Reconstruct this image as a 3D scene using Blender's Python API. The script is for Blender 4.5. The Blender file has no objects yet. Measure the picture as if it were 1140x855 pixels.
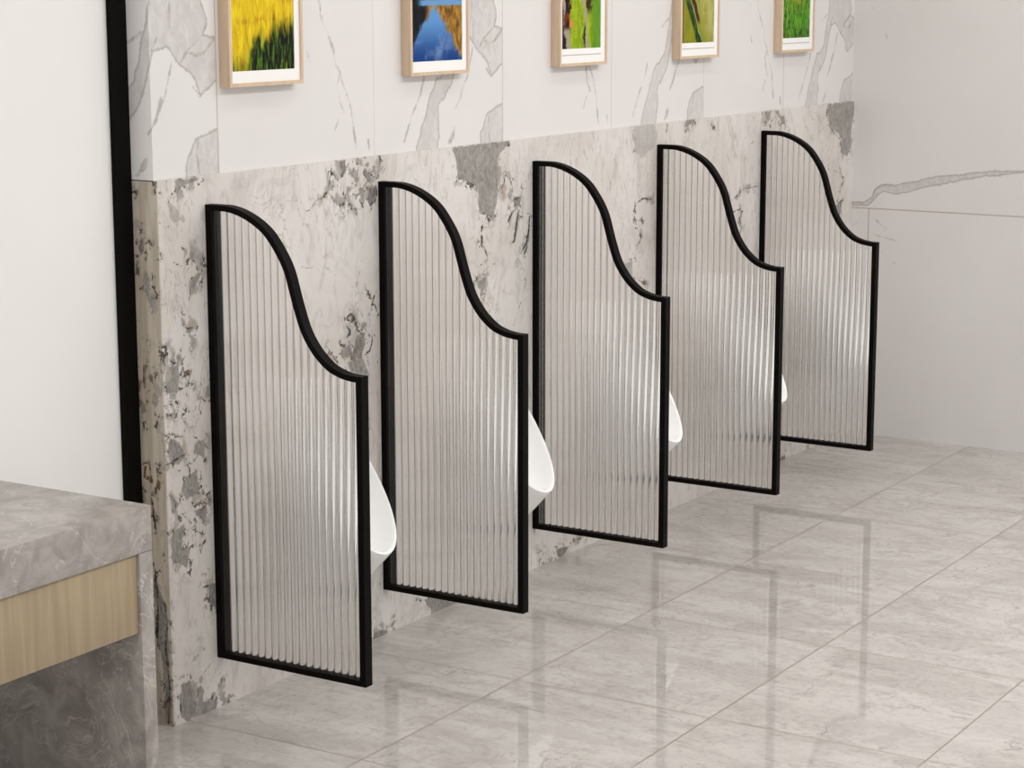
import bpy, bmesh, math, random
import numpy as np
from mathutils import Vector, Matrix

# ---------------------------------------------------------------- marble figure, wall coordinates in mm
GREY=[[0.6,[[951,1175],[1221,1176],[1199,1158],[1174,1146],[1162,1128],[1168,1108],[1162,1059],[1159,1021],[1140,983],[1110,997],[1080,1000],[1071,1022],[1075,1057],[1054,1074],[1016,1087],[976,1098],[973,1131],[962,1154]]],[0.75,[[1232,1024],[1270,1028],[1283,1040],[1276,1017],[1257,1006]]],[0.9,[[478,1174],[502,1173],[509,1150],[494,1141],[484,1156]]],[0.9,[[579,1153],[573,1138],[593,1117],[608,1121],[593,1140]]],[0.9,[[584,1164],[597,1163],[594,1153],[581,1157]]],[0.9,[[588,1105],[623,1105],[628,1089],[617,1072],[599,1062],[587,1078]]],[0.5,[[509,1146],[543,1148],[560,1124],[545,1117],[533,1132]]],[0.5,[[539,1176],[572,1175],[574,1157],[559,1161]]],[0.5,[[557,1107],[562,1080],[571,1061],[579,1076],[575,1100]]],[0.5,[[607,1156],[624,1152],[621,1136],[609,1143]]],[0.5,[[508,1114],[532,1109],[507,1090],[500,1082]]],[0.5,[[444,1101],[468,1088],[472,1073],[453,1083]]],[0.5,[[475,1084],[492,1074],[504,1053],[487,1069]]],[0.9,[[539,760],[570,763],[570,733],[553,705],[518,706],[525,735]]],[0.6,[[558,791],[577,785],[571,770],[558,776]]],[0.6,[[499,701],[563,700],[581,662],[511,677]]],[0.6,[[475,731],[513,745],[519,714],[481,712]]],[0.6,[[1074,829],[1107,833],[1095,807],[1089,785],[1080,786],[1080,805],[1059,818]]],[0.6,[[1042,826],[1056,826],[1050,809]]],[0.9,[[1081,936],[1090,925],[1090,914],[1081,918]]],[0.9,[[1099,909],[1111,897],[1111,885]]],[0.14,[[1893,1178],[2016,1178],[2037,1149],[2024,1114],[1937,1082],[1894,1110]]],[0.4,[[1844,765],[1890,799],[1893,734]]],[0.8,[[2760,1175],[2798,1173],[2806,1148],[2784,1149]]],[0.8,[[2835,1175],[2866,1173],[2874,1150]]],[0.8,[[2874,1163],[2922,1129],[2891,1127]]],[0.8,[[2213,1176],[2278,1178],[2266,1167],[2214,1155]]],[0.6,[[3256,1174],[3487,1176],[3490,1143],[3468,1082],[3463,1027],[3439,987],[3377,1005],[3383,1052],[3356,1074],[3278,1096]]],[0.6,[[3346,821],[3397,838],[3383,783]]],[0.65,[[-94,1173],[-13,1175],[-21,1167],[-70,1163],[-80,1147],[-90,1146]]],[0.65,[[-54,935],[-51,955],[-30,973],[-17,971],[-39,943]]],[0.65,[[-76,1031],[-63,1027],[-61,1011]]],[0.65,[[-53,1019],[-41,1018],[-47,988]]],[0.65,[[-18,1005],[-14,988],[-21,989]]],[0.3,[[-116,1131],[-87,1112],[-83,1092],[-98,1085],[-112,1098]]],[0.3,[[-77,1104],[-63,1093],[-68,1084],[-80,1091]]],[0.3,[[-55,1046],[-34,1044],[-40,1028],[-55,1029]]],[0.6,[[-87,885],[-70,872],[-76,861],[-85,869]]],[0.6,[[-124,784],[-99,787],[-98,750],[-109,731],[-135,728],[-139,746],[-123,764]]],[0.6,[[-108,809],[-93,808],[-86,795],[-102,787]]],[0.6,[[-12,726],[-1,727],[-2,703],[-16,702]]],[0.6,[[-68,857],[-50,861],[-59,842],[-66,846]]],[0.65,[[-137,636],[-105,619],[-86,588],[-107,570],[-139,587]]],[0.65,[[-52,609],[-19,614],[-25,571],[-57,588]]],[0.65,[[-88,539],[-51,548],[-44,502],[-87,489],[-102,514]]],[0.65,[[-142,517],[-111,488],[-129,464]]],[0.65,[[-139,422],[-97,441],[-108,382],[-141,367]]],[0.65,[[-63,461],[-21,464],[-31,426]]],[0.8,[[-22,287],[1,285],[-1,227],[-19,244]]],[0.8,[[-150,377],[-80,385],[-91,340],[-133,367]]],[0.7,[[-117,87],[-96,87],[-83,58],[-73,31],[-80,6],[-103,-3],[-125,15],[-129,56]]],[0.7,[[-69,62],[-57,68],[-49,52],[-55,30],[-64,37]]],[0.7,[[-67,30],[-3,21],[-7,-4],[-39,-5],[-74,4]]],[0.7,[[15,22],[27,14],[23,-1],[11,-2]]],[0.9,[[586,-3],[668,1],[626,15],[597,15]]],[0.9,[[1463,27],[1537,22],[1500,-4],[1471,6]]],[0.9,[[1384,3],[1434,-1],[1398,-8]]],[0.7,[[808,47],[967,8],[967,-5],[892,0],[867,-5],[843,10]]],[0.8,[[2937,-5],[2984,-2],[2974,16],[2946,9]]],[0.8,[[3149,-4],[3249,-6],[3373,-37],[3229,-19]]],[0.95,[[-198,1061],[-190,1050],[-198,1013],[-204,1032]]],[0.95,[[-214,1002],[-207,1009],[-210,982]]],[0.7,[[-188,987],[-176,971],[-180,938],[-195,947],[-196,970]]],[0.7,[[-180,938],[-167,939],[-170,917],[-176,917]]],[0.9,[[-203,793],[-195,787],[-199,736],[-205,746]]],[0.9,[[-192,761],[-180,769],[-175,749]]],[0.9,[[-216,755],[-210,752],[-216,704],[-220,714]]],[0.9,[[-211,715],[-201,702],[-201,685],[-212,684]]],[0.9,[[-207,850],[-201,845],[-194,831]]],[0.7,[[-189,935],[-167,936],[-174,913]]],[0.7,[[-178,735],[-165,720],[-171,695],[-181,708]]],[0.95,[[-190,342],[-182,302],[-162,275],[-157,240],[-158,169],[-156,85],[-157,6],[-169,4],[-179,39],[-169,83],[-182,177],[-191,193],[-184,248],[-195,288]]]]
DARK=[[4,[[1202,1092],[1220,1075],[1236,1057],[1232,1034],[1245,1023],[1264,1025],[1280,1040]]],[4,[[1202,1092],[1195,1070],[1183,1058],[1192,1034]]],[4,[[1223,1005],[1226,992],[1264,992]]],[7,[[1264,985],[1254,953],[1245,914]]],[7,[[1232,988],[1214,967]]],[7,[[1321,970],[1318,933],[1305,905]]],[7,[[1086,966],[1086,956]]],[7,[[1086,940],[1089,926]]],[3,[[976,1098],[1016,1087],[1054,1073]]],[3,[[1071,1022],[1080,999],[1110,996],[1140,983]]],[4,[[455,1148],[486,1120]]],[4,[[432,1108],[408,1093]]],[4,[[451,1173],[448,1150],[440,1122]]],[4,[[514,1074],[541,1058],[561,1059]]],[4,[[643,1175],[642,1145]]],[4,[[593,1140],[634,1120]]],[4,[[444,1101],[472,1073],[492,1074],[504,1053]]],[4,[[588,1105],[582,1084],[599,1062],[622,1072],[628,1089]]],[4,[[557,1080],[571,1061]]],[4,[[502,1097],[499,1076]]],[2.5,[[394,1094],[369,1073],[343,1068]]],[2.5,[[666,1152],[650,1130]]],[5,[[499,806],[515,815],[533,802],[521,796],[502,802]]],[5,[[499,788],[514,774],[501,761]]],[5,[[533,794],[542,771],[558,761]]],[5,[[473,745],[491,744],[485,737]]],[5,[[602,751],[599,732],[589,715],[576,713]]],[5,[[579,867],[592,847]]],[5,[[614,848],[601,827],[614,822],[623,805]]],[5,[[421,750],[432,737],[420,728]]],[5,[[450,716],[465,705],[456,700]]],[5,[[513,726],[518,706]]],[2.5,[[325,937],[334,945],[390,936]]],[2.5,[[417,938],[462,911]]],[2.5,[[555,912],[538,876]]],[2.5,[[376,975],[375,943]]],[2.5,[[512,703],[521,677]]],[2.5,[[528,697],[540,673]]],[2.5,[[543,699],[556,672]]],[2.5,[[614,711],[623,679]]],[5,[[1087,938],[1087,916]]],[5,[[1099,909],[1112,885]]],[5,[[1243,933],[1246,916],[1237,910]]],[5,[[1303,920],[1310,893],[1297,874]]],[5,[[1310,906],[1278,879]]],[5,[[1048,829],[1044,813]]],[2.5,[[1072,865],[1090,871],[1099,865]]],[2.5,[[1303,796],[1287,771]]],[2.5,[[1278,748],[1240,689]]],[2.5,[[1153,863],[1117,860],[1080,841]]],[4,[[1913,956],[1953,966],[2007,958]]],[4,[[1907,950],[1900,926]]],[4,[[1907,906],[1947,902]]],[4,[[1914,886],[1942,858],[1922,821]]],[4,[[1931,730],[1972,712]]],[4,[[1889,1166],[1890,1110]]],[4,[[2098,1168],[2085,1149]]],[4,[[2547,916],[2582,925],[2596,937],[2719,943]]],[4,[[2534,873],[2605,879]]],[4,[[2606,866],[2593,842],[2608,822],[2594,798]]],[4,[[3382,942],[3410,906],[3378,867]]],[4,[[3346,821],[3397,838],[3383,783]]],[4,[[2922,1125],[2946,1114]]],[4,[[2386,1154],[2414,1135]]],[4,[[2754,1147],[2815,1125]]],[4,[[2844,1155],[2891,1117]]],[2.5,[[3270,957],[3373,936]]],[2.5,[[3486,1074],[3488,1039]]],[2.5,[[2641,1072],[2683,1085]]],[2.5,[[3125,1161],[3192,1137]]],[2.5,[[-147,1093],[-128,1076],[-116,1081]]],[2.5,[[-118,1128],[-105,1146]]],[2.5,[[-120,990],[-89,966],[-94,953]]],[2.5,[[-107,1005],[-77,991]]],[3,[[-71,857],[-50,861],[-59,842],[-44,826],[-65,816]]],[3,[[-90,765],[-89,741]]],[3,[[-75,763],[-65,761],[-71,735]]],[3,[[-148,707],[-127,680]]],[3,[[-128,707],[-112,674]]],[3,[[-115,715],[-101,692]]],[3,[[-105,713],[-81,679]]],[3,[[-39,696],[-37,678]]],[3,[[-61,668],[-51,667]]],[3,[[-87,663],[-72,650]]],[3,[[-99,733],[-53,729]]],[3,[[-145,727],[-95,720]]],[4.5,[[-152,832],[-135,829],[-133,812]]],[4.5,[[-150,821],[-141,810]]],[4.5,[[-129,801],[-112,789]]],[4.5,[[-148,804],[-144,790]]],[4,[[-48,520],[-8,472],[-42,457]]],[4,[[-77,425],[-40,406]]],[4,[[-32,393],[-46,362]]],[4,[[-75,558],[-72,530]]],[4,[[-148,578],[-90,589]]],[4,[[-36,512],[-32,489]]],[4,[[-127,497],[-120,479]]],[4,[[-104,465],[-72,435]]],[4,[[-40,285],[-22,284]]],[4,[[-30,313],[-35,302]]],[4,[[-40,376],[-31,386]]],[3,[[14,62],[-9,20]]],[3,[[-129,56],[-123,11],[-126,4]]],[3,[[-103,-3],[-97,1]]],[3,[[-68,137],[-62,139]]],[1.8,[[-146,115],[-89,71]]],[1.8,[[-94,89],[-77,72],[-17,111]]],[1.8,[[-37,53],[7,100]]],[4,[[666,10],[677,28]]],[4,[[1370,49],[1398,34],[1377,16]]],[4,[[819,34],[831,17]]],[4,[[790,48],[820,44]]],[4,[[1560,33],[1620,27]]],[3,[[-216,1093],[-200,1075]]],[3,[[-190,1043],[-179,1050]]],[3,[[-177,1054],[-155,1026]]],[3,[[-218,1153],[-216,1150]]],[3,[[-161,1179],[-154,1150]]],[3,[[-210,999],[-204,966]]],[4,[[-161,690],[-174,658]]],[4,[[-211,678],[-205,646]]],[4,[[-204,790],[-201,736]]],[4,[[-216,755],[-216,697]]],[4,[[-187,778],[-183,755]]],[5,[[-207,568],[-210,545]]],[5,[[-193,570],[-190,536]]],[5,[[-176,571],[-172,547],[-180,514]]],[5,[[-169,543],[-171,522]]],[5,[[-192,503],[-190,483],[-184,438]]],[5,[[-216,510],[-215,491]]],[5,[[-192,360],[-188,325],[-184,284]]],[5,[[-165,275],[-160,222],[-166,179]]],[5,[[-185,266],[-189,193]]],[5,[[-166,179],[-158,85],[-165,5]]],[5,[[-179,39],[-163,60]]]]
TILE_A=[[[368,1560],[526,1560],[525,1543],[543,1495],[532,1471],[566,1455],[578,1468],[575,1395],[544,1361],[518,1345],[501,1376],[485,1394],[455,1410],[415,1449],[369,1441],[350,1384],[332,1334],[290,1289],[289,1352],[318,1379],[333,1426],[356,1506]],[[570,1283],[499,1253],[481,1230],[466,1201],[462,1183],[566,1178]],[[265,1347],[262,1342],[240,1311],[225,1278],[200,1230],[177,1186],[177,1180],[260,1176],[260,1181],[277,1232],[272,1263],[278,1285],[318,1320],[341,1353],[344,1359]]]
TILE_AV=[[[543,1495],[529,1469],[480,1440],[457,1414]],[[429,1556],[424,1505],[435,1471]],[[386,1467],[369,1442]],[[483,1437],[503,1428],[530,1432],[578,1468]],[[506,1253],[501,1220],[509,1180]],[[346,1226],[342,1205],[321,1185]],[[430,1419],[407,1352],[365,1289]],[[300,1455],[342,1479]],[[516,1345],[494,1365]],[[213,1352],[196,1313],[163,1269],[124,1201]],[[392,1345],[375,1299],[351,1272]],[[342,1219],[316,1187]]]
TILE_BV=[[[363,1549],[375,1494],[399,1460],[417,1430],[423,1395],[441,1378],[447,1356],[465,1329],[482,1289],[492,1236],[499,1197]],[[440,1373],[429,1344],[439,1309],[453,1286]],[[434,1274],[415,1241]],[[317,1428],[330,1398]],[[548,1216],[552,1193]]]
RIGHT_V=[[[-1,824],[-50,828],[-69,844],[-88,874],[-110,890],[-161,889]],[[-91,768],[-131,737]],[[-110,659],[-134,638],[-170,618]],[[-93,713],[-167,699]],[[-1,741],[-28,757]],[[-40,1523],[-59,1491]],[[-78,1421],[-90,1400]],[[-107,1411],[-114,1392]]]

SC = bpy.context.scene
COL = SC.collection
XL, XR = -.151, 3.49          # left end of the tiled wall, right-hand wall
ZW = 1.177                    # top of the stone wainscot

# ---------------------------------------------------------------- helpers
def tag(o, label=None, cat=None, group=None, kind=None):
    if label: o['label'] = label
    if cat: o['category'] = cat
    if group: o['group'] = group
    if kind: o['kind'] = kind
    return o

def link(name, me, mat=None, parent=None):
    o = bpy.data.objects.new(name, me)
    COL.objects.link(o)
    if mat is not None and me is not None: me.materials.append(mat)
    if parent is not None: o.parent = parent
    return o

def empty(name, loc=(0, 0, 0)):
    o = bpy.data.objects.new(name, None)
    COL.objects.link(o); o.location = loc; o.empty_display_size = .1
    return o

def bm_obj(name, bm, mat, parent=None, smooth=False, bevel=0, seg=2):
    if bevel:
        es = [e for e in bm.edges if len(e.link_faces) == 2 and e.calc_face_angle(0) > .6]
        bmesh.ops.bevel(bm, geom=es, offset=bevel, segments=seg, affect='EDGES', profile=.5)
    bmesh.ops.recalc_face_normals(bm, faces=bm.faces)
    me = bpy.data.meshes.new(name); bm.to_mesh(me); bm.free()
    if smooth:
        me.polygons.foreach_set('use_smooth', [True] * len(me.polygons))
        me.set_sharp_from_angle(angle=math.radians(35))
    return link(name, me, mat, parent)

def add_box(bm, a, b):
    r = bmesh.ops.create_cube(bm, size=1)
    for v in r['verts']:
        v.co = Vector(((a[i] + b[i]) / 2 + v.co[i] * (b[i] - a[i]) for i in range(3)))

def box(name, a, b, mat, parent=None, bevel=0):
    bm = bmesh.new(); add_box(bm, a, b)
    return bm_obj(name, bm, mat, parent, smooth=bool(bevel), bevel=bevel)

def grid_arrays(P):
    """P: (n, m, 3) array of points -> verts, quads"""
    n, m = P.shape[:2]
    i = np.arange(n * m).reshape(n, m)
    q = np.stack([i[:-1, :-1], i[1:, :-1], i[1:, 1:], i[:-1, 1:]], -1).reshape(-1, 4)
    return P.reshape(-1, 3), q

def mesh_from(name, parts):
    V, Q, k = [], [], 0
    for v, q in parts:
        V.append(v); Q.append(q + k); k += len(v)
    V = np.concatenate(V); Q = np.concatenate(Q)
    me = bpy.data.meshes.new(name)
    me.from_pydata(V.tolist(), [], Q.tolist())
    me.update()
    return me, V

def fattr(me, name, a):
    at = me.attributes.new(name, 'FLOAT', 'POINT')
    at.data.foreach_set('value', np.ascontiguousarray(a, dtype=np.float32))

def seg_dist(p, line):
    """distance from points p (n,2) to a polyline"""
    d = np.full(len(p), 9.)
    for a, b in zip(line[:-1], line[1:]):
        a = np.array(a, float); b = np.array(b, float); ab = b - a
        t = np.clip(((p - a) @ ab) / max(ab @ ab, 1e-12), 0, 1)
        d = np.minimum(d, np.hypot(*(p - a - t[:, None] * ab).T))
    return d

def poly_sd(p, poly):
    """signed distance, positive inside"""
    d = seg_dist(p, list(poly) + [poly[0]])
    ins = np.zeros(len(p), bool)
    for (x0, y0), (x1, y1) in zip(poly, list(poly[1:]) + [poly[0]]):
        if y0 == y1: continue
        c = ((y0 > p[:, 1]) != (y1 > p[:, 1])) & (p[:, 0] < (x1 - x0) * (p[:, 1] - y0) / (y1 - y0) + x0)
        ins ^= c
    return np.where(ins, d, -d)

def near(p, pts, m):
    a = np.array(pts, float)
    return np.all((p >= a.min(0) - m) & (p <= a.max(0) + m), axis=1)

# ---------------------------------------------------------------- node shorthand
class NT:
    def __init__(s, name):
        s.m = bpy.data.materials.new(name); s.m.use_nodes = True
        s.t = s.m.node_tree; s.t.nodes.clear()
        s.out = s.t.nodes.new('ShaderNodeOutputMaterial')
    def n(s, kind, props=None, **ins):
        nd = s.t.nodes.new(kind)
        for k, v in (props or {}).items(): setattr(nd, k, v)
        for k, v in ins.items():
            sk = nd.inputs[int(k[1:])] if k[0] == '_' else nd.inputs[k.replace('__', ' ')]
            s.put(sk, v)
        return nd
    def put(s, sk, v):
        if isinstance(v, bpy.types.NodeSocket): s.t.links.new(v, sk)
        elif isinstance(v, bpy.types.Node): s.t.links.new(v.outputs[0], sk)
        else:
            if sk.type == 'RGBA' and len(v) == 3: v = (*v, 1)
            sk.default_value = v
    def math(s, op, a, b=0., c=None, clamp=False):
        nd = s.t.nodes.new('ShaderNodeMath'); nd.operation = op; nd.use_clamp = clamp
        s.put(nd.inputs[0], a); s.put(nd.inputs[1], b)
        if c is not None: s.put(nd.inputs[2], c)
        return nd.outputs[0]
    def mix(s, f, a, b, blend='MIX'):
        nd = s.t.nodes.new('ShaderNodeMix'); nd.data_type = 'RGBA'; nd.blend_type = blend
        s.put(nd.inputs[0], f); s.put(nd.inputs[6], a); s.put(nd.inputs[7], b)
        return nd.outputs[2]
    def ramp(s, v, a, b, lo=0., hi=1., smooth=True):
        nd = s.t.nodes.new('ShaderNodeMapRange'); nd.interpolation_type = 'SMOOTHSTEP' if smooth else 'LINEAR'
        for i, x in enumerate((v, a, b, lo, hi)): s.put(nd.inputs[i], x)
        return nd.outputs[0]
    def coords(s, scale=(1, 1, 1), rot=(0, 0, 0), loc=(0, 0, 0)):
        tc = s.t.nodes.new('ShaderNodeTexCoord')
        mp = s.n('ShaderNodeMapping', Vector=tc.outputs['Object'], Scale=scale, Rotation=rot, Location=loc)
        return mp.outputs[0]
    def noise(s, vec, scale, detail=4., rough=.55, dist=0.):
        nd = s.n('ShaderNodeTexNoise', Vector=vec, Scale=scale, Detail=detail, Roughness=rough, Distortion=dist)
        return nd.outputs['Fac']
    def attr(s, name):
        nd = s.t.nodes.new('ShaderNodeAttribute'); nd.attribute_name = name
        return nd.outputs['Fac']
    def bsdf(s, **kw):
        nd = s.n('ShaderNodeBsdfPrincipled', **kw)
        s.t.links.new(nd.outputs[0], s.out.inputs[0])
        return nd

def simple(name, col, rough=.5, var=.06, scale=40., **kw):
    m = NT(name)
    f = m.noise(m.coords(), scale)
    c = m.mix(f, tuple(x * (1 - var) for x in col), tuple(min(1, x * (1 + var)) for x in col))
    m.bsdf(**{'Base__Color': c, 'Roughness': rough, **kw})
    return m.m

# ---------------------------------------------------------------- materials
def mat_wainscot():
    m = NT('breccia_marble')
    v = m.coords(); 
    w1 = m.noise(v, 45, 5, .6); w2 = m.noise(v, 160, 4, .6)
    warp = m.math('ADD', m.math('MULTIPLY', m.math('SUBTRACT', w1, .5), .026), m.math('MULTIPLY', m.math('SUBTRACT', w2, .5), .012))
    # ground
    b1 = m.noise(v, 2.6, 6, .6, .6)
    vs = m.coords(scale=(1, 1, .35), rot=(0, math.radians(22), 0))
    b2 = m.noise(vs, 26, 6, .65, 1.2)
    base = m.mix(m.ramp(b1, .35, .65), (.605, .562, .525), (.70, .668, .642))
    base = m.mix(m.ramp(b2, .48, .72, 0, .62), base, (.45, .41, .37))
    ln = m.noise(vs, 9, 5, .55, 2.2)
    lnm = m.ramp(m.math('ABSOLUTE', m.math('SUBTRACT', ln, .5)), 0, .013, .62, 0)
    base = m.mix(m.math('MULTIPLY', lnm, m.ramp(m.noise(v, 5, 3), .40, .58)), base, (.34, .285, .24))
    mot = m.noise(v, 11, 5, .68, .7)
    base = m.mix(m.ramp(mot, .54, .70, 0, .40), base, (.43, .41, .395))
    cut = m.noise(m.coords(scale=(1, 60, 5)), 1., 4, .6)
    base = m.mix(m.attr('edge_cut'), base, m.mix(m.ramp(cut, .35, .65), (.40, .345, .27), (.52, .465, .39)))
    # broken-up zones: small clasts of many greys with dark ragged seams between them
    nv = m.n('ShaderNodeTexNoise', Vector=v, Scale=20., Detail=4.).outputs['Color']
    nv2 = m.n('ShaderNodeTexNoise', Vector=v, Scale=75., Detail=3.).outputs['Color']
    dv = m.n('ShaderNodeMapping', Vector=m.n('ShaderNodeMixRGB', Fac=.02, Color1=m.n('ShaderNodeMixRGB', Fac=.075, Color1=v, Color2=nv).outputs[0], Color2=nv2).outputs[0], Scale=(1, 1, .62), Rotation=(0, .35, 0)).outputs[0]
    ve = m.n('ShaderNodeTexVoronoi', {'feature': 'DISTANCE_TO_EDGE'}, Vector=dv, Scale=36.).outputs[0]
    vc = m.n('ShaderNodeTexVoronoi', {'feature': 'F1'}, Vector=dv, Scale=36.).outputs['Color']
    cell = m.n('ShaderNodeSeparateColor', Color=vc).outputs[0]
    zone = m.math('MAXIMUM', m.ramp(m.noise(v, 6.5, 3, .6), .62, .70, 0, .55), m.ramp(m.math('ADD', m.attr('busy'), m.math('MULTIPLY', m.noise(v, 30, 4, .65), 1.1)), .88, 1.2))
    rust = m.ramp(m.noise(v, 12, 2), .53, .63)
    fillm = m.math('MULTIPLY', m.math('MULTIPLY', m.ramp(cell, .56, .64), m.ramp(ve, .05, .14)), zone)
    base = m.mix(m.math('MULTIPLY', fillm, .75), base, m.mix(m.noise(v, 70, 4), m.mix(rust, (.17, .15, .13), (.28, .19, .12)), (.40, .37, .335)))
    seam = m.math('MULTIPLY', m.ramp(m.math('SUBTRACT', ve, m.math('MULTIPLY', m.ramp(w1, .42, .68), .085)), .0, .035, 1, 0), m.ramp(w1, .45, .58))
    base = m.mix(m.math('MULTIPLY', m.math('MULTIPLY', seam, zone), .95), base, m.mix(rust, (.055, .045, .037), (.15, .085, .04)))
    # grey clasts
    sg = m.math('ADD', m.attr('clast'), m.math('MULTIPLY', warp, .55))
    tone = m.attr('tone')
    gt = m.noise(m.coords(scale=(1, 1, .6), rot=(0, .5, 0)), 75, 6, .65, 1.)
    gcol = m.mix(m.ramp(gt, .3, .7), m.mix(tone, (.36, .34, .32), (.095, .083, .072)), m.mix(tone, (.50, .48, .455), (.30, .275, .25)))
    col = m.mix(m.math('MULTIPLY', m.ramp(sg, -.0015, .0025), m.ramp(tone, 0, .6, .55, 1, False)), base, gcol)
    edge = m.ramp(m.math('ABSOLUTE', sg), .0, .003, .45, 0)
    col = m.mix(m.math('MULTIPLY', edge, tone), col, (.14, .11, .085))
    # dark veins, some of them rusty
    sd = m.math('ADD', m.attr('vein'), m.math('MULTIPLY', warp, .30))
    br = m.ramp(m.noise(v, 12, 2), .52, .62)
    vcol = m.mix(br, (.035, .028, .023), (.13, .068, .03))
    brk = m.ramp(w2, .30, .46, .35, 1.)
    col = m.mix(m.math('MULTIPLY', m.ramp(sd, -.0008, .0016, 0, 1), brk), col, vcol)
    m.bsdf(**{'Base__Color': col, 'Roughness': .28, 'IOR': 1.4})
    return m.m

def mat_wall_marble():
    m = NT('white_marble_tile')
    v = m.coords()
    w = m.math('ADD', m.math('MULTIPLY', m.math('SUBTRACT', m.noise(v, 22, 5, .6), .5), .02), m.math('MULTIPLY', m.math('SUBTRACT', m.noise(v, 110, 3, .6), .5), .006))
    sg = m.math('ADD', m.attr('clast'), w)
    base = m.mix(m.noise(v, 3.2, 4), (.685, .660, .648), (.745, .725, .716))
    gt = m.noise(m.coords(rot=(0, .6, 0), scale=(1, 1, .6)), 45, 6, .65, .5)
    g = m.mix(m.ramp(gt, .3, .75), (.53, .505, .49), (.655, .635, .62))
    col = m.mix(m.ramp(sg, -.003, .003, 0, .9), base, g)
    col = m.mix(m.ramp(m.math('ABSOLUTE', sg), .0, .0048, .60, 0), col, (.30, .28, .265))
    sd = m.math('ADD', m.attr('vein'), m.math('MULTIPLY', w, .75))
    brk = m.ramp(m.noise(v, 30, 3), .34, .54, .35, .85)
    col = m.mix(m.math('MULTIPLY', m.ramp(sd, -.004, .0015), brk), col, (.38, .355, .335))
    # joints between tiles
    j = m.attr('joint')
    col = m.mix(m.ramp(j, .0012, .0032, .9, 0), col, (.47, .385, .295))
    m.bsdf(**{'Base__Color': col, 'Roughness': .22, 'IOR': 1.42})
    return m.m

def mat_floor():
    m = NT('polished_floor_tile')
    tc = m.t.nodes.new('ShaderNodeTexCoord')
    sx = m.n('ShaderNodeSeparateXYZ', Vector=tc.outputs['Object'])
    # every tile is its own cut of stone: offset the figure per tile
    tx, ty, ox, oy = .61, .4965, .51, .4615
    ix = m.math('FLOOR', m.math('DIVIDE', m.math('SUBTRACT', sx.outputs[0], ox), tx))
    iy = m.math('FLOOR', m.math('DIVIDE', m.math('ADD', sx.outputs[1], oy), ty))
    off = m.n('ShaderNodeCombineXYZ', X=m.math('MULTIPLY', ix, 3.7), Y=m.math('MULTIPLY', iy, 5.3), Z=m.math('ADD', m.math('MULTIPLY', ix, 1.3), iy))
    vec = m.n('ShaderNodeVectorMath', {'operation': 'ADD'}, _0=tc.outputs['Object'], _1=off.outputs[0]).outputs[0]
    st = m.n('ShaderNodeMapping', Vector=vec, Scale=(1.0, .34, 1), Rotation=(0, 0, math.radians(-14))).outputs[0]
    a = m.noise(st, 7, 7, .62, 1.0); b = m.noise(st, 28, 6, .65, .6); c = m.noise(vec, 2.2, 3)
    col = m.mix(m.ramp(a, .36, .64), FL1, FL2)
    col = m.mix(m.ramp(b, .52, .75, 0, .5), col, FL3)
    col = m.mix(m.ramp(m.noise(vec, 55, 6, .7, .4), .48, .70, 0, .45), col, FL3)
    col = m.mix(m.ramp(m.noise(vec, 12, 5, .7, .8), .48, .68, 0, .4), col, FL3)
    col = m.mix(m.ramp(c, .4, .7, 0, .35), col, FL2)
    vn = m.noise(st, 3.4, 6, .6, 1.6)
    col = m.mix(m.math('MULTIPLY', m.ramp(m.math('ABSOLUTE', m.math('SUBTRACT', vn, .5)), 0, .007, .5, 0), m.ramp(c, .45, .6)), col, (.25, .225, .195))
    cr = m.n('ShaderNodeTexVoronoi', {'feature': 'DISTANCE_TO_EDGE'}, Vector=m.n('ShaderNodeMixRGB', Fac=.22, Color1=vec, Color2=m.n('ShaderNodeTexNoise', Vector=vec, Scale=5., Detail=5.).outputs['Color']).outputs[0], Scale=3.2).outputs[0]
    col = m.mix(m.math('MULTIPLY', m.ramp(cr, .001, .006, .5, 0), m.ramp(a, .42, .56)), col, (.25, .225, .20))
    vn2 = m.noise(st, 5.5, 6, .6, 2.)
    col = m.mix(m.ramp(m.math('ABSOLUTE', m.math('SUBTRACT', vn2, .52)), 0, .02, .18, 0), col, (.58, .55, .515))
    def joint(s, o, t):
        f = m.math('FRACT', m.math('DIVIDE', m.math('SUBTRACT', s, o), t))
        return m.math('MULTIPLY', m.math('MINIMUM', f, m.math('SUBTRACT', 1., f)), t)
    jd = m.math('MINIMUM', joint(sx.outputs[0], ox, tx), joint(sx.outputs[1], -oy, ty))
    jm = m.ramp(jd, .0009, .0026, 1, 0)
    col = m.mix(m.math('MULTIPLY', jm, .8), col, (.20, .155, .115))
    m.bsdf(**{'Base__Color': col, 'Roughness': m.math('ADD', m.math('MULTIPLY', jm, .3), .035), 'IOR': 1.5, 'Specular__IOR__Level': .5})
    return m.m
FL1, FL2, FL3 = (.43, .402, .378), (.535, .507, .486), (.275, .252, .230)

def mat_grey_stone():
    m = NT('grey_stone')
    v = m.coords()
    c = m.mix(m.ramp(m.noise(v, 18, 6, .65, .6), .3, .7), (.25, .225, .205), (.40, .37, .345))
    ln = m.noise(v, 6, 5, .6, 1.5)
    c = m.mix(m.ramp(m.math('ABSOLUTE', m.math('SUBTRACT', ln, .5)), 0, .012, .6, 0), c, (.58, .55, .52))
    m.bsdf(**{'Base__Color': c, 'Roughness': .3})
    return m.m

def mat_wood(name, a, b, along='z'):
    m = NT(name)
    sc = {'z': (60, 60, 3), 'x': (3, 60, 60)}[along]
    f = m.noise(m.coords(scale=sc), 1., 4, .6, .4)
    m.bsdf(**{'Base__Color': m.mix(m.ramp(f, .3, .7), a, b), 'Roughness': .45})
    return m.m

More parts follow.
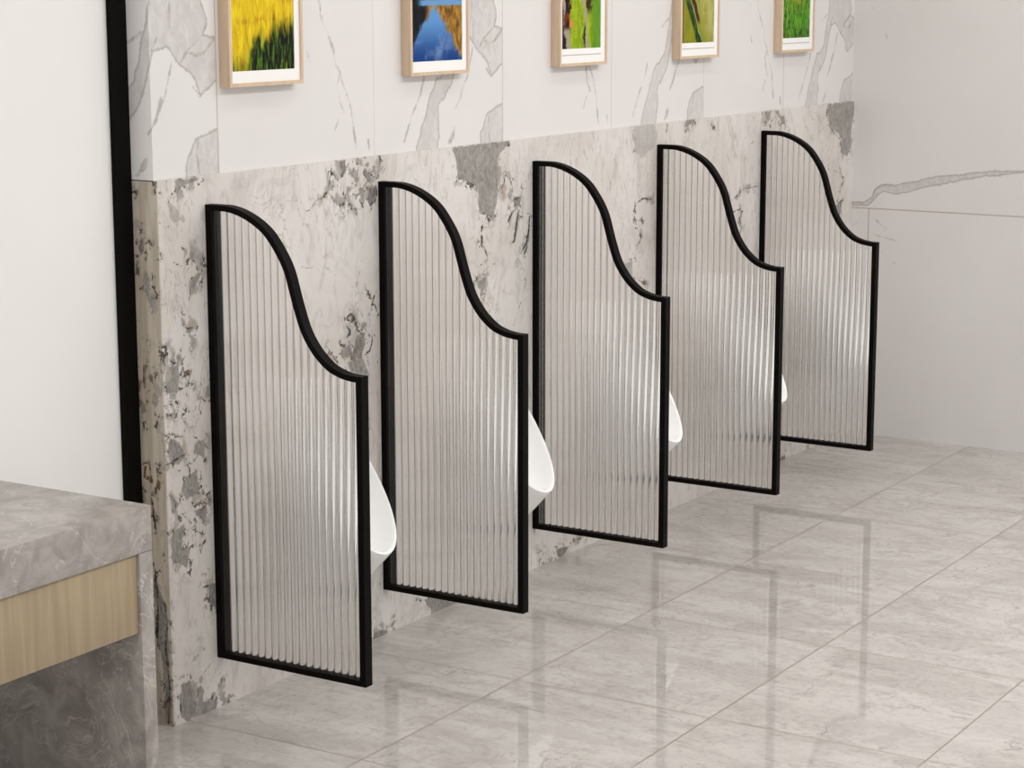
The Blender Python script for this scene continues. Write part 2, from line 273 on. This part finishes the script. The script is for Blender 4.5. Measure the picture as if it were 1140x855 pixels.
def mat_glass(name, a, b, rough):
    m = NT(name)
    f = m.noise(m.coords(), 30, 2)
    m.bsdf(**{'Base__Color': m.mix(f, a, b), 'Roughness': rough, 'IOR': 1.44, 'Transmission__Weight': 1.})
    return m.m

M_WAIN, M_WALL, M_FLOOR = mat_wainscot(), mat_wall_marble(), mat_floor()
M_BLACK = simple('black_coated_aluminium', (.0035, .0027, .0023), .5, .15, Specular__IOR__Level=.06)
M_GLASS = mat_glass('fluted_glass', (.99, .984, .98), (.998, .994, .99), .11)
M_GROOVE = mat_glass('groove_shade_tint', (.26, .235, .215), (.32, .295, .27), .2)  # dark tint paints in the lines that refraction would leave between ribs
M_CERAMIC = simple('white_ceramic', (.93, .93, .925), .10, .01, 8.)
M_STONE = mat_grey_stone()
M_WOOD = mat_wood('oak_veneer', (.30, .23, .14), (.38, .30, .19))
M_FRAME = mat_wood('pale_wood', (.56, .41, .28), (.66, .50, .36))
M_MAT = simple('white_mat_board', (.86, .85, .83), .8, .01)
M_CEIL = simple('white_ceiling_paint', (.85, .85, .84), .8, .01, 6.)
M_PLASTER = simple('white_wall_paint', (.80, .79, .77), .7, .02, 6.)
M_LINE = simple('grey_line', (.45, .43, .42), .8, .02)
# ---------------------------------------------------------------- setting
def mm(l): return [(a / 1000, b / 1000) for a, b in l]

def paint_wainscot(me, uv):
    cl = np.full(len(uv), -.05); tone = np.zeros(len(uv)); ve = np.full(len(uv), -.05); busy = np.zeros(len(uv))
    for t, poly in GREY:
        p = mm(poly); k = near(uv, p, .05)
        if not k.any(): continue
        s = np.clip(poly_sd(uv[k], p), -.05, .05)
        if t > .35: busy[k] = np.maximum(busy[k], np.exp(-np.maximum(0, -s) / .022))
        up = s > cl[k]
        idx = np.where(k)[0][up]
        cl[idx] = s[up]; tone[idx] = t
    for w, line in DARK:
        p = mm(line); k = near(uv, p, .05)
        if not k.any(): continue
        sdv = seg_dist(uv[k], p)
        if w > 2.6: busy[k] = np.maximum(busy[k], .85 * np.exp(-sdv / .022))
        ve[k] = np.maximum(ve[k], np.clip(w * .0006 - sdv, -.05, .05))
    fattr(me, 'clast', cl); fattr(me, 'tone', tone); fattr(me, 'vein', ve); fattr(me, 'busy', busy)

def build_wainscot():
    xs = np.linspace(XL, XR, 760); zs = np.linspace(0, ZW, 245)
    X, Z = np.meshgrid(xs, zs, indexing='ij')
    front = grid_arrays(np.stack([X, 0 * X, Z], -1))
    ys = np.linspace(0, .08, 18)
    Y, Z2 = np.meshgrid(ys, zs, indexing='ij')
    side = grid_arrays(np.stack([XL + 0 * Y, Y, Z2], -1)[::-1])
    yt = np.linspace(0, .08, 3)
    X3, Y3 = np.meshgrid(xs, yt, indexing='ij')
    top = grid_arrays(np.stack([X3, Y3, ZW + 0 * X3], -1))
    me, V = mesh_from('trim_1', [front, side, top])
    uv = np.stack([np.where(V[:, 0] < XL + 1e-5, XL - V[:, 1], V[:, 0]), V[:, 2]], -1)
    paint_wainscot(me, uv)
    fattr(me, 'edge_cut', ((V[:, 0] < XL + 1e-5) & (V[:, 2] < ZW - 1e-4)).astype(float))
    return tag(link('trim_1', me, M_WAIN), 'beige breccia marble wainscot slab behind the urinals', kind='structure')

TW = .5712
def build_wall():
    z1 = 2.7
    xs = np.linspace(XL, XR, 610); zs = np.concatenate([np.linspace(ZW - .002, 1.80, 105), np.linspace(1.83, z1, 12)])
    X, Z = np.meshgrid(xs, zs, indexing='ij')
    front = grid_arrays(np.stack([X, 0 * X + .008, Z], -1))
    ys = np.linspace(.008, .08, 16)
    Y, Z2 = np.meshgrid(ys, zs, indexing='ij')
    side = grid_arrays(np.stack([XL + 0 * Y, Y, Z2], -1)[::-1])
    me, V = mesh_from('wall_back', [front, side])
    n = len(V)
    cl = np.full(n, -.05); ve = np.full(n, -.05); jo = np.full(n, .05)
    x, z = V[:, 0], V[:, 2]
    x = np.where(x < XL + 1e-5, XL - V[:, 1] + .008, x)
    k0 = np.floor((x - .059) / TW).astype(int)
    loc = np.stack([x - .059 - k0 * TW, z], -1)
    isA = (k0 % 2) != 0
    for P in TILE_A:
        P = [(a + (40 if a > 562 else 0), 1130 if b < 1186 else b) for a, b in P]
        s = poly_sd(loc, mm(P)); cl = np.where(isA, np.maximum(cl, np.clip(s, -.05, .05)), cl)
    for L in TILE_AV:
        ve = np.where(isA, np.maximum(ve, np.clip(-seg_dist(loc, mm(L)), -.05, .05)), ve)
    for L in TILE_BV:
        ve = np.where(~isA, np.maximum(ve, np.clip(-seg_dist(loc, mm(L)), -.05, .05)), ve)
    jo = np.minimum(np.abs(loc[:, 0]), np.abs(TW - loc[:, 0]))
    on_side = x < XL - .0005
    jo = np.where(on_side, .05, jo)
    fattr(me, 'clast', cl); fattr(me, 'vein', ve + .0014); fattr(me, 'joint', jo)
    return tag(link('wall_back', me, M_WALL), 'white veined marble tiles above the wainscot', kind='structure')

RIGHT_G = [(0.0, 0.821), (-0.05, 0.828), (-0.069, 0.843), (-0.088, 0.874), (-0.111, 0.889), (-0.163, 0.89), (-0.3, 0.925), (-0.48, 0.952), (-0.66, 0.962), (-0.48, 0.936), (-0.3, 0.896), (-0.162, 0.86), (-0.119, 0.868), (-0.096, 0.853), (-0.077, 0.828), (-0.052, 0.817), (-0.001, 0.814)]
def build_right():
    ys = np.concatenate([np.linspace(-3.2, -.72, 16), np.linspace(-.70, .06, 190)]); zs = np.concatenate([np.linspace(0, 1.5, 375), np.linspace(1.55, 2.7, 6)])
    Y, Z = np.meshgrid(ys, zs, indexing='ij')
    P = grid_arrays(np.stack([XR + 0 * Y, Y, Z], -1)[::-1])
    me, V = mesh_from('wall_right', [P])
    p = V[:, 1:]
    ve = np.full(len(V), -.05)
    for L in RIGHT_V: ve = np.maximum(ve, np.clip(-seg_dist(p, mm(L)), -.05, .05))
    zj = .806
    jo = np.abs(p[:, 1] - zj)
    f = (p[:, 0] + .064) / .6
    jo = np.minimum(jo, np.where(p[:, 1] < zj, np.abs(f - np.round(f)) * .6, .05))
    fattr(me, 'clast', np.clip(poly_sd(p, RIGHT_G), -.05, .05)); fattr(me, 'vein', ve - .0004); fattr(me, 'joint', jo)
    return tag(link('wall_right', me, M_WALL), 'white marble side wall at the far end', kind='structure')

build_wainscot(); build_wall(); build_right()
tag(box('floor', (-5.5, -5.5, -.05), (XR + .05, .14, 0), M_FLOOR), 'polished grey beige stone tile floor', kind='structure')
tag(box('ceiling', (-5.5, -5.5, 2.7), (XR + .05, .14, 2.75), M_CEIL), 'white ceiling', kind='structure')
tag(box('wall_left', (-5.5, .08, 0), (XL, .14, 2.7), M_PLASTER), 'white recessed wall behind the washstand', kind='structure')

# ---------------------------------------------------------------- urinal partitions
BAR, DEP, WB, FB = .0125, .024, .0165, .0150      # rail height, depth, wall post and front post widths
D_, ZB, ZT, ZF = .403, .116, 1.116, .7815
INNER = [(-WB, 1.1035), (-.035, 1.1035), (-.062, 1.1025), (-.095, 1.0945), (-.130, 1.0785), (-.161, 1.0555), (-.190, 1.018), (-.2085, .984),
         (-.2205, .946), (-.2325, .907), (-.2505, .860), (-.279, .8185), (-.314, .7885), (-.345, .7755), (-.370, .7705), (-D_ + FB, .769)]
def catmull(P, n=6):
    P = [Vector(p) for p in P]; out = []
    Q = [P[0] * 2 - P[1]] + P + [P[-1] * 2 - P[-2]]
    for i in range(1, len(Q) - 2):
        for k in range(n):
            t = k / n; a, b, c, d = Q[i - 1], Q[i], Q[i + 1], Q[i + 2]
            out.append(.5 * ((2 * b) + (c - a) * t + (2 * a - 5 * b + 4 * c - d) * t * t + (3 * b - a - 3 * c + d) * t ** 3))
    return out + [P[-1]]
CIN = catmull(INNER)
COUT = []
for i, p in enumerate(CIN):
    a = CIN[max(0, i - 1)]; b = CIN[min(len(CIN) - 1, i + 1)]
    t = (b - a).normalized(); nrm = Vector((-t.y, t.x))
    if nrm.y < 0: nrm = -nrm
    COUT.append(p + nrm * BAR)
def ztop(y):
    for a, b in zip(CIN[:-1], CIN[1:]):
        if b.x <= y <= a.x:
            return a.y + (b.y - a.y) * (y - a.x) / (b.x - a.x)
    return CIN[0].y if y > CIN[0].x else CIN[-1].y

def prism_yz(bm, poly, x0, x1):
    a = [bm.verts.new((x0, y, z)) for y, z in poly]; b = [bm.verts.new((x1, y, z)) for y, z in poly]
    bm.faces.new(a); bm.faces.new(b[::-1])
    for i in range(len(poly)):
        j = (i + 1) % len(poly)
        bm.faces.new((a[i], b[i], b[j], a[j]))

def make_partition():
    r = empty('urinal_partition')
    BV = .0012
    bm = bmesh.new(); prism_yz(bm, [(-.0005, ZB), (-.0005, ZT), (-WB, ZT), (-WB, ZB + BAR)], 0, DEP)
    bm_obj('wall_post', bm, M_BLACK, r, True, BV)
    bm = bmesh.new(); prism_yz(bm, [(-.0005, ZB), (-WB, ZB + BAR), (-D_ + FB, ZB + BAR), (-D_, ZB)], 0, DEP)
    bm_obj('bottom_rail', bm, M_BLACK, r, True, BV)
    bm = bmesh.new(); prism_yz(bm, [(-D_, ZB), (-D_ + FB, ZB + BAR), (-D_ + FB, CIN[-1].y), (-D_, ZF)], 0, DEP)
    bm_obj('front_post', bm, M_BLACK, r, True, BV)
    bm = bmesh.new()
    out = [(p.x, p.y) for p in COUT]; out[0] = (-WB, ZT); out[-1] = (-D_, ZF)
    inn = [(p.x, p.y) for p in CIN]; inn[0] = (-WB, INNER[0][1]); inn[-1] = (-D_ + FB, CIN[-1].y)
    rings = []
    for (y0, z0), (y1, z1) in zip(out, inn):
        rings.append([bm.verts.new(c) for c in ((0, y0, z0), (DEP, y0, z0), (DEP, y1, z1), (0, y1, z1))])
    for A, B in zip(rings[:-1], rings[1:]):
        for k in range(4): bm.faces.new((A[k], A[(k + 1) % 4], B[(k + 1) % 4], B[k]))
    bm.faces.new(rings[0]); bm.faces.new(rings[-1][::-1])
    bm_obj('curved_rail', bm, M_BLACK, r, True)
    # fluted pane: rounded ribs on the near face with narrow grooves between them, tinted dark in place of refracted shade, flat behind
    NF, NS = 20, 12
    y0, y1 = -WB + .001, -D_ + FB - .001
    bm = bmesh.new(); F, B, G = [], [], []
    XV, HB, XB, GW = .0106, .0040, .0140, .055
    P = (y1 - y0) / NF
    prof = []
    for i in range(NF):
        for k in range(NS + 1):
            u = k / NS; c = 2 * u - 1
            prof.append((y0 + P * (i + GW + (1 - 2 * GW) * u), XV - HB * (math.sqrt(1 - .90 * c * c) - math.sqrt(.10)) / (1 - math.sqrt(.10))))
    prof[0] = (y0, prof[0][1]); prof[-1] = (y1, prof[-1][1])
    for y, x in prof:
        zt = ztop(y) + .004; zb = ZB + BAR - .004
        F.append((bm.verts.new((x, y, zb)), bm.verts.new((x, y, zt))))
        B.append((bm.verts.new((XB, y, zb)), bm.verts.new((XB, y, zt))))
    for i in range(len(prof) - 1):
        f = bm.faces.new((F[i][0], F[i][1], F[i + 1][1], F[i + 1][0]))
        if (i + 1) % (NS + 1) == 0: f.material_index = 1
        bm.faces.new((B[i][0], B[i + 1][0], B[i + 1][1], B[i][1]))
        bm.faces.new((F[i][0], F[i + 1][0], B[i + 1][0], B[i][0]))
        bm.faces.new((F[i][1], B[i][1], B[i + 1][1], F[i + 1][1]))
    for i, w in ((0, 1), (len(prof) - 1, -1)):
        f = (F[i][0], B[i][0], B[i][1], F[i][1]); bm.faces.new(f[::w])
    gl = bm_obj('fluted_glass_pane', bm, M_GLASS, r, True)
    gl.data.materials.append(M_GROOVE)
    return r

def copy_thing(root):
    r = root.copy(); COL.objects.link(r)
    for ch in list(root.children):
        c = ch.copy(); COL.objects.link(c); c.parent = r
        for g in ch.children:
            d = g.copy(); COL.objects.link(d); d.parent = c
    return r

PX = [0, .6326, 1.3353, 2.0333, 2.7384]
PL = ['black framed fluted glass urinal partition at the left, under the yellow grass picture',
      'black framed fluted glass urinal partition under the blue lake picture',
      'black framed fluted glass urinal partition in the middle, under the lime green canyon picture',
      'black framed fluted glass urinal partition under the olive green leaf picture',
      'black framed fluted glass urinal partition at the far right, under the green grass picture']
part0 = make_partition()
for i, x in enumerate(PX):
    o = part0 if i == 0 else copy_thing(part0)
    o.location = (x, 0, 0)
    tag(o, PL[i], 'partition', 'fluted glass urinal partitions')

# ---------------------------------------------------------------- urinals
def make_urinal():
    N = 64
    ZL, ZU, YL, YU, HW = .3195, .6985, -.2594, -.045, .1134
    def rim(t, k=1.):
        c = math.cos(t)
        zc = ZL + (ZU - ZL) * .36
        z0 = (ZL + ZU) / 2 + (ZU - ZL) / 2 * c
        w = HW * math.sin(t) * (1 - .11 * c) * ((1 - c) / 2 + .02) ** .347
        z = zc + (z0 - zc) * k
        s = (z - ZL) / (ZU - ZL)
        return Vector((w * k, YL + (YU - YL) * max(0, s) ** .832, z))
    def back(t):
        c = math.cos(t)
        return Vector((.078 * math.sin(t) * (1 - .1 * c), -.001, .375 + .322 * c))
    loops = []
    T = [2 * math.pi * i / N for i in range(N)]
    for f in (0, .12, .3, .5, .7, .86, .96):
        L = []
        for t in T:
            a, b = back(t), rim(t)
            p = a.lerp(b, f)
            bul = math.sin(math.pi * f) * .012
            p.x += bul * math.sin(t); p.z += bul * .3 * math.cos(t)
            L.append(p)
        loops.append(L)
    nrm = Vector((0, -(ZU - ZL), (YL - YU) * -1)).normalized()   # towards the front and up
    nrm = Vector((0, -.84, .54))
    for k, dz in ((1.0, 0), (.994, .002), (.98, .0026), (.962, .001), (.945, -.005)):
        loops.append([rim(t, k) + nrm * dz for t in T])
    for k, dz in ((.93, -.025), (.87, -.06), (.74, -.10), (.55, -.125), (.3, -.137), (.08, -.14)):
        L = []
        for t in T:
            p = rim(t, k) + nrm * dz
            p.y = min(p.y, -.012)
            L.append(p)
        loops.append(L)
    bm = bmesh.new()
    VS = [[bm.verts.new(p) for p in L] for L in loops]
    for A, B in zip(VS[:-1], VS[1:]):
        for i in range(N):
            j = (i + 1) % N
            bm.faces.new((A[i], A[j], B[j], B[i]))
    bm.faces.new(VS[0][::-1]); bm.faces.new(VS[-1])
    return bm_obj('urinal', bm, M_CERAMIC, None, True)

UX = [.293, .992, 1.695, 2.393, 3.09]
UL = ['white ceramic wall urinal at the left, between the first and second glass partitions',
      'white ceramic wall urinal second from the left, between the second and middle glass partitions',
      'white ceramic urinal third from the left, lip showing right of the middle glass partition',
      'white ceramic urinal fourth from the left, lip showing right of the fourth glass partition',
      'white ceramic wall urinal farthest away, behind the last glass partition by the side wall']
ur0 = make_urinal()
for i, x in enumerate(UX):
    o = ur0 if i == 0 else ur0.copy()
    if i: COL.objects.link(o)
    o.location = (x, 0, 0)
    tag(o, UL[i], 'urinal', 'white urinals along the wall')

# ---------------------------------------------------------------- pictures
PW, PD, PZ0, PH = .256, .0285, 1.359, .40
def pic_mat(kind):
    m = NT('print_' + kind)
    tc = m.t.nodes.new('ShaderNodeTexCoord'); s = m.n('ShaderNodeSeparateXYZ', Vector=tc.outputs['Object'])
    x, z = s.outputs[0], s.outputs[2]           # x 0..1 across, z metres above the print's lower edge
    ob = tc.outputs['Object']
    def nz(sc, scale=1., det=5., rough=.6, dist=0., rot=0.):
        mp = m.n('ShaderNodeMapping', Vector=ob, Scale=sc, Rotation=(0, rot, 0)).outputs[0]
        return m.noise(mp, scale, det, rough, dist)
    if kind == 'yellow_grass':
        blades = nz((130, 1, 22), 1, 5, .65, .6)
        fine = nz((260, 1, 90), 1, 4, .6)
        up = m.math('ADD', m.math('MULTIPLY', z, 7.5), m.math('MULTIPLY', m.math('SUBTRACT', nz((26, 1, 5), 1, 3), .5), 1.5))
        lowc = m.mix(m.ramp(blades, .47, .66), (.008, .008, .007), (.13, .27, .02))
        lowc = m.mix(m.ramp(fine, .62, .75, 0, .6), lowc, (.45, .28, .18))
        lowc = m.mix(m.ramp(nz((30, 1, 8), 1, 3), .56, .68), lowc, m.mix(fine, (.55, .50, .02), (.25, .42, .04)))
        upc = m.mix(m.ramp(blades, .3, .7), (.62, .40, .02), (.85, .70, .03))
        upc = m.mix(m.ramp(nz((25, 1, 25), 1, 3), .56, .7, 0, .6), upc, (.50, .17, .02))
        left = m.ramp(m.math('ADD', x, m.math('MULTIPLY', m.math('SUBTRACT', blades, .5), .05)), .04, .075, 1, 0)
        upl = m.math('MAXIMUM', m.ramp(up, .45, .85), m.math('MULTIPLY', left, m.ramp(z, .0, .05, .35, 1)))
        col = m.mix(upl, lowc, upc)
    elif kind == 'lake':
        dx = m.math('SUBTRACT', x, .095)
        wob = m.math('MULTIPLY', m.math('SUBTRACT', nz((45, 1, 18), 1, 5, .7), .5), .075)
        edge = m.math('ADD', m.math('ADD', m.math('MULTIPLY', m.math('ABSOLUTE', dx), 1.05), z), wob)
        sky = m.mix(m.ramp(z, .0, .115), (.012, .075, .27), (.16, .36, .66))
        sky = m.mix(m.ramp(nz((14, 1, 14), 1, 5, .65), .48, .7, 0, .6), sky, (.28, .38, .60))
        wood = m.mix(m.ramp(nz((60, 1, 30), 1, 5, .65), .35, .65), (.16, .085, .02), (.55, .32, .06))
        dark = m.mix(m.ramp(nz((40, 1, 40)), .45, .7), (.006, .007, .010), (.03, .045, .06))
        shore = m.mix(m.ramp(m.math('ADD', x, m.math('MULTIPLY', wob, .6)), .05, .085), dark, wood)
        col = m.mix(m.ramp(edge, .125, .145), sky, shore)
        col = m.mix(m.math('MULTIPLY', m.ramp(m.math('ABSOLUTE', m.math('SUBTRACT', m.math('ADD', z, m.math('MULTIPLY', wob, .15)), .14)), .004, .010, 1, 0), m.ramp(x, .02, .05)), col, (.20, .38, .62))
        col = m.mix(m.ramp(z, .148, .156), col, m.mix(m.ramp(nz((90, 1, 26), 1, 5, .65), .38, .62), (.05, .03, .012), (.62, .36, .05)))
    elif kind == 'canyon':
        wob = m.math('MULTIPLY', m.math('SUBTRACT', nz((22, 1, 15), 1, 6, .7), .5), .085)
        xx = m.math('ADD', x, m.math('ADD', wob, m.math('MULTIPLY', z, .18)))
        moss = m.mix(m.ramp(nz((60, 1, 26), 1, 5, .65), .3, .7), (.22, .33, .008), (.44, .55, .025))
        dark = (.012, .010, .008)
        rock = m.mix(nz((70, 1, 30)), (.36, .30, .24), (.50, .42, .36))
        col = m.mix(m.ramp(xx, .020, .028), dark, rock)
        col = m.mix(m.ramp(m.math('SUBTRACT', xx, m.math('MULTIPLY', z, -.05)), .045, .058), col, moss)
        c2 = m.ramp(m.math('ABSOLUTE', m.math('SUBTRACT', xx, .138)), .008, .012, 1, 0)
        col = m.mix(c2, col, rock)
        c3 = m.ramp(m.math('ABSOLUTE', m.math('SUBTRACT', m.math('ADD', x, wob), .122)), .003, .007, 1, 0)
        col = m.mix(m.math('MULTIPLY', c3, m.ramp(z, .05, .075, 1, 0)), col, dark)
        hole = m.math('MULTIPLY', m.ramp(m.math('ABSOLUTE', m.math('SUBTRACT', m.math('ADD', x, wob), .03)), .011, .016, 1, 0), m.ramp(z, .045, .06))
        col = m.mix(hole, col, m.mix(m.ramp(nz((30, 1, 30)), .5, .6), dark, (.25, .05, .02)))
        hole2 = m.math('MULTIPLY', m.ramp(m.math('ABSOLUTE', m.math('SUBTRACT', m.math('ADD', x, wob), .150)), .012, .017, 1, 0), m.ramp(z, .085, .11))
        col = m.mix(hole2, col, (.07, .025, .012))
        spot = m.math('MULTIPLY', m.ramp(m.math('ABSOLUTE', m.math('SUBTRACT', x, .050)), .006, .014, 1, 0), m.ramp(m.math('ABSOLUTE', m.math('SUBTRACT', z, .066)), .006, .016, 1, 0))
        col = m.mix(m.math('MULTIPLY', spot, .8), col, (.72, .26, .10))
        col = m.mix(m.ramp(m.math('ADD', x, m.math('MULTIPLY', wob, .3)), .150, .172, 0, .7), col, (.10, .30, .03))
    elif kind == 'leaf':
        wob = m.math('MULTIPLY', m.math('SUBTRACT', nz((16, 1, 10), 1, 4), .5), .03)
        base = m.mix(m.ramp(m.math('ADD', x, z), .12, .26), (.26, .27, .02), (.52, .50, .22))
        base = m.mix(m.ramp(nz((30, 1, 14), 1, 4), .35, .7), base, (.33, .33, .03))
        dg = m.math('ADD', m.math('ADD', x, m.math('MULTIPLY', z, .62)), wob)
        st = m.ramp(m.math('ABSOLUTE', m.math('SUBTRACT', dg, .118)), .012, .022, 1, 0)
        col = m.mix(st, base, m.mix(m.ramp(nz((40, 1, 20)), .45, .6), (.02, .06, .012), (.10, .17, .02)))
        s2 = m.math('MULTIPLY', m.ramp(m.math('ABSOLUTE', m.math('SUBTRACT', dg, .150)), .008, .014, 1, 0), m.ramp(z, .05, .07))
        col = m.mix(s2, col, (.10, .03, .02))
        col = m.mix(m.math('MULTIPLY', m.ramp(m.math('ABSOLUTE', m.math('SUBTRACT', dg, .134)), .001, .003, 1, 0), .6), col, (.50, .60, .35))
        col = m.mix(m.ramp(x, .006, .016, .8, 0), col, (.16, .07, .02))
    else:
        bl = nz((120, 1, 34), 1, 5, .65, 1.4, .12)
        col = m.mix(m.ramp(bl, .36, .64), (.015, .10, .012), (.20, .46, .04))
        col = m.mix(m.ramp(nz((150, 1, 40), 1, 5, .6, .8, -.15), .58, .72, 0, .8), col, (.55, .62, .08))
        col = m.mix(m.math('MULTIPLY', m.ramp(nz((50, 1, 30), 1, 4), .5, .64), m.ramp(z, .07, .15)), col, (.62, .40, .06))
        col = m.mix(m.math('MULTIPLY', m.ramp(z, .0, .05, .75, 0), m.ramp(nz((90, 1, 20)), .42, .6)), col, (.005, .02, .006))
    col = m.n('ShaderNodeGamma', Color=col, Gamma=1.22)
    m.bsdf(**{'Base__Color': col, 'Roughness': .55, 'Specular__IOR__Level': .12})
    return m.m

def make_picture(x, kind, label, double):
    r = empty('framed_picture', (x, .008, PZ0))
    f = .008
    bm = bmesh.new()
    pts = [((0, 0), (PW, 0), (PW, PH), (0, PH)), ((f, f), (PW - f, f), (PW - f, PH - f), (f, PH - f))]
    def ring(k, y): return [bm.verts.new((a, y, b)) for a, b in pts[k]]
    A = ring(0, -.0005); B = ring(0, -PD); Cc = ring(1, -PD); Dd = ring(1, -PD + .006)
    for P, Q in ((A, B), (B, Cc), (Cc, Dd)):
        for i in range(4): bm.faces.new((P[i], P[(i + 1) % 4], Q[(i + 1) % 4], Q[i]))
    bm.faces.new(A); bm.faces.new(Dd)
    bm_obj('frame', bm, M_FRAME, r, False)
    # white mat with a window, the print set just behind it
    mx, mb, mt = .026, .033, .033
    if kind == 'yellow_grass': mx, mb = .026, .033
    if double: mx, mb = .030, .046
    yo, yi = -PD + .0055, -PD + .004
    bm = bmesh.new()
    o = [(f, f), (PW - f, f), (PW - f, PH - f), (f, PH - f)]
    i_ = [(mx - .012, mb), (PW - mx, mb), (PW - mx, PH - mt), (mx - .012, PH - mt)]
    a = [bm.verts.new((p[0], yi, p[1])) for p in o]; b = [bm.verts.new((p[0], yi, p[1])) for p in i_]
    c = [bm.verts.new((p[0], yo + .0003, p[1])) for p in i_]
    for P, Q in ((a, b), (b, c)):
        for k in range(4): bm.faces.new((P[k], P[(k + 1) % 4], Q[(k + 1) % 4], Q[k]))
    mo = bm_obj('mat_board', bm, M_MAT, r, False)
    if double:
        zl = f + (mb - f) * .56
        bm = bmesh.new(); add_box(bm, (i_[0][0], yi - .0004, zl - .0012), (PW - mx, yi + .0004, zl + .0012))
        bm_obj('mat_groove', bm, M_LINE, mo)
    bm = bmesh.new()
    add_box(bm, (0, -.0002, 0), (PW - 2 * mx + .012, .0002, PH - mb - mt))
    p = bm_obj('print', bm, pic_mat(kind), r)
    p.location = (mx - .012, yo + .0006, mb)
    tag(r, label, 'picture', 'framed pictures above the urinals')
    return r

for a in ((.0695, 'yellow_grass', 'pale wood framed picture of yellow grass over dark green stems', False),
          (.7455, 'lake', 'pale wood framed picture of a blue lake reflecting autumn trees', False),
          (1.443, 'canyon', 'pale wood framed picture of lime green mossy rock with dark clefts', True),
          (2.134, 'leaf', 'pale wood framed picture of olive green leaves and a dark stem', True),
          (2.834, 'green_grass', 'pale wood framed picture of bright green grass, smallest in view at the right', True)):
    make_picture(*a)

# ---------------------------------------------------------------- washstand and mirror at the left edge
VY, VX = -.40, -.648
r = empty('stone_washstand', (VX, VY, 0))
def lb(name, a, b, mat, par, bev=.0015): return box(name, tuple(Vector(a) - Vector((VX, VY, 0))), tuple(Vector(b) - Vector((VX, VY, 0))), mat, par, bev)
lb('countertop', (-2.2, VY, .564), (VX, .0795, .648), M_STONE, r)
lb('side_panel', (VX - .035, VY, 0), (VX, .0795, .5635), M_STONE, r)
tag(r, 'grey stone washstand counter with a side panel at the left edge', 'washstand')
c = empty('drawer_cabinet', (VX - .036, VY + .006, .415))
lb2 = lambda n, a, b, m_, bev=.001: box(n, a, b, m_, c, bev)
lb2('body', (-1.4, .019, 0), (0, .42, .148), M_WOOD)
lb2('drawer_front', (-.70, 0, 0), (0, .018, .148), M_WOOD)
lb2('drawer_front', (-1.4, 0, 0), (-.703, .018, .148), M_WOOD)
tag(c, 'light brown wooden drawer cabinet under the grey stone counter', 'cabinet')
tag(box('trim_2', (XL - .046, .066, 0), (XL - .0005, .0795, 2.7), M_BLACK, None, .001), 'black metal corner trim in the recess beside the marble pier', kind='structure')

# ---------------------------------------------------------------- light
def area(name, loc, size, power, color=(1, 1, 1), rot=(0, 0, 0)):
    l = bpy.data.lights.new(name, 'AREA'); l.shape = 'RECTANGLE'; l.size, l.size_y = size
    l.energy = power; l.color = color
    o = bpy.data.objects.new(name, l); COL.objects.link(o); o.location = loc; o.rotation_euler = rot
    return o
area('ceiling_light_front', (1.4, -2.3, 2.66), (5.0, .5), 84, (1, .985, .96))
area('ceiling_light_wall', (1.6, -.75, 2.66), (3.4, .22), 9, (1, .985, .96))
area('added_fill_left', (-2.6, -1.0, 2.66), (1.4, 1.0), 26, (1, .985, .965))  # unseen fill, added to brighten the left-facing side of the pier
w = bpy.data.worlds.new('room_light'); SC.world = w; w.use_nodes = True
bg = w.node_tree.nodes['Background']; bg.inputs[0].default_value = (1, .992, .985, 1); bg.inputs[1].default_value = .9

# ---------------------------------------------------------------- camera
cam = bpy.data.cameras.new('camera'); co = bpy.data.objects.new('camera', cam); COL.objects.link(co)
f_, cx, cy, cz, yaw, pit, rol = (2377.78579, -3.49515, -2.94302, 1.56824, 1.01393, 0.18376, -0.00151)
F = Vector((math.sin(yaw) * math.cos(pit), math.cos(yaw) * math.cos(pit), -math.sin(pit)))
R = Vector((math.cos(yaw), -math.sin(yaw), 0)); U = R.cross(F)
R2 = R * math.cos(rol) + U * math.sin(rol); U2 = -R * math.sin(rol) + U * math.cos(rol)
M = Matrix((R2, U2, -F)).transposed().to_4x4(); M.translation = (cx, cy, cz)
co.matrix_world = M
cam.sensor_width = 36; cam.lens = 36 * f_ / 1140; cam.clip_start = .05
SC.camera = co
SC.view_settings.view_transform = 'Standard'; SC.view_settings.look = 'None'
SC.view_settings.gamma = 1; SC.view_settings.use_curve_mapping = False
SC.view_settings.exposure = 0.07
SC.cycles.max_bounces = 14; SC.cycles.transmission_bounces = 12; SC.cycles.glossy_bounces = 6; SC.cycles.diffuse_bounces = 5
SC.cycles.use_denoising = True
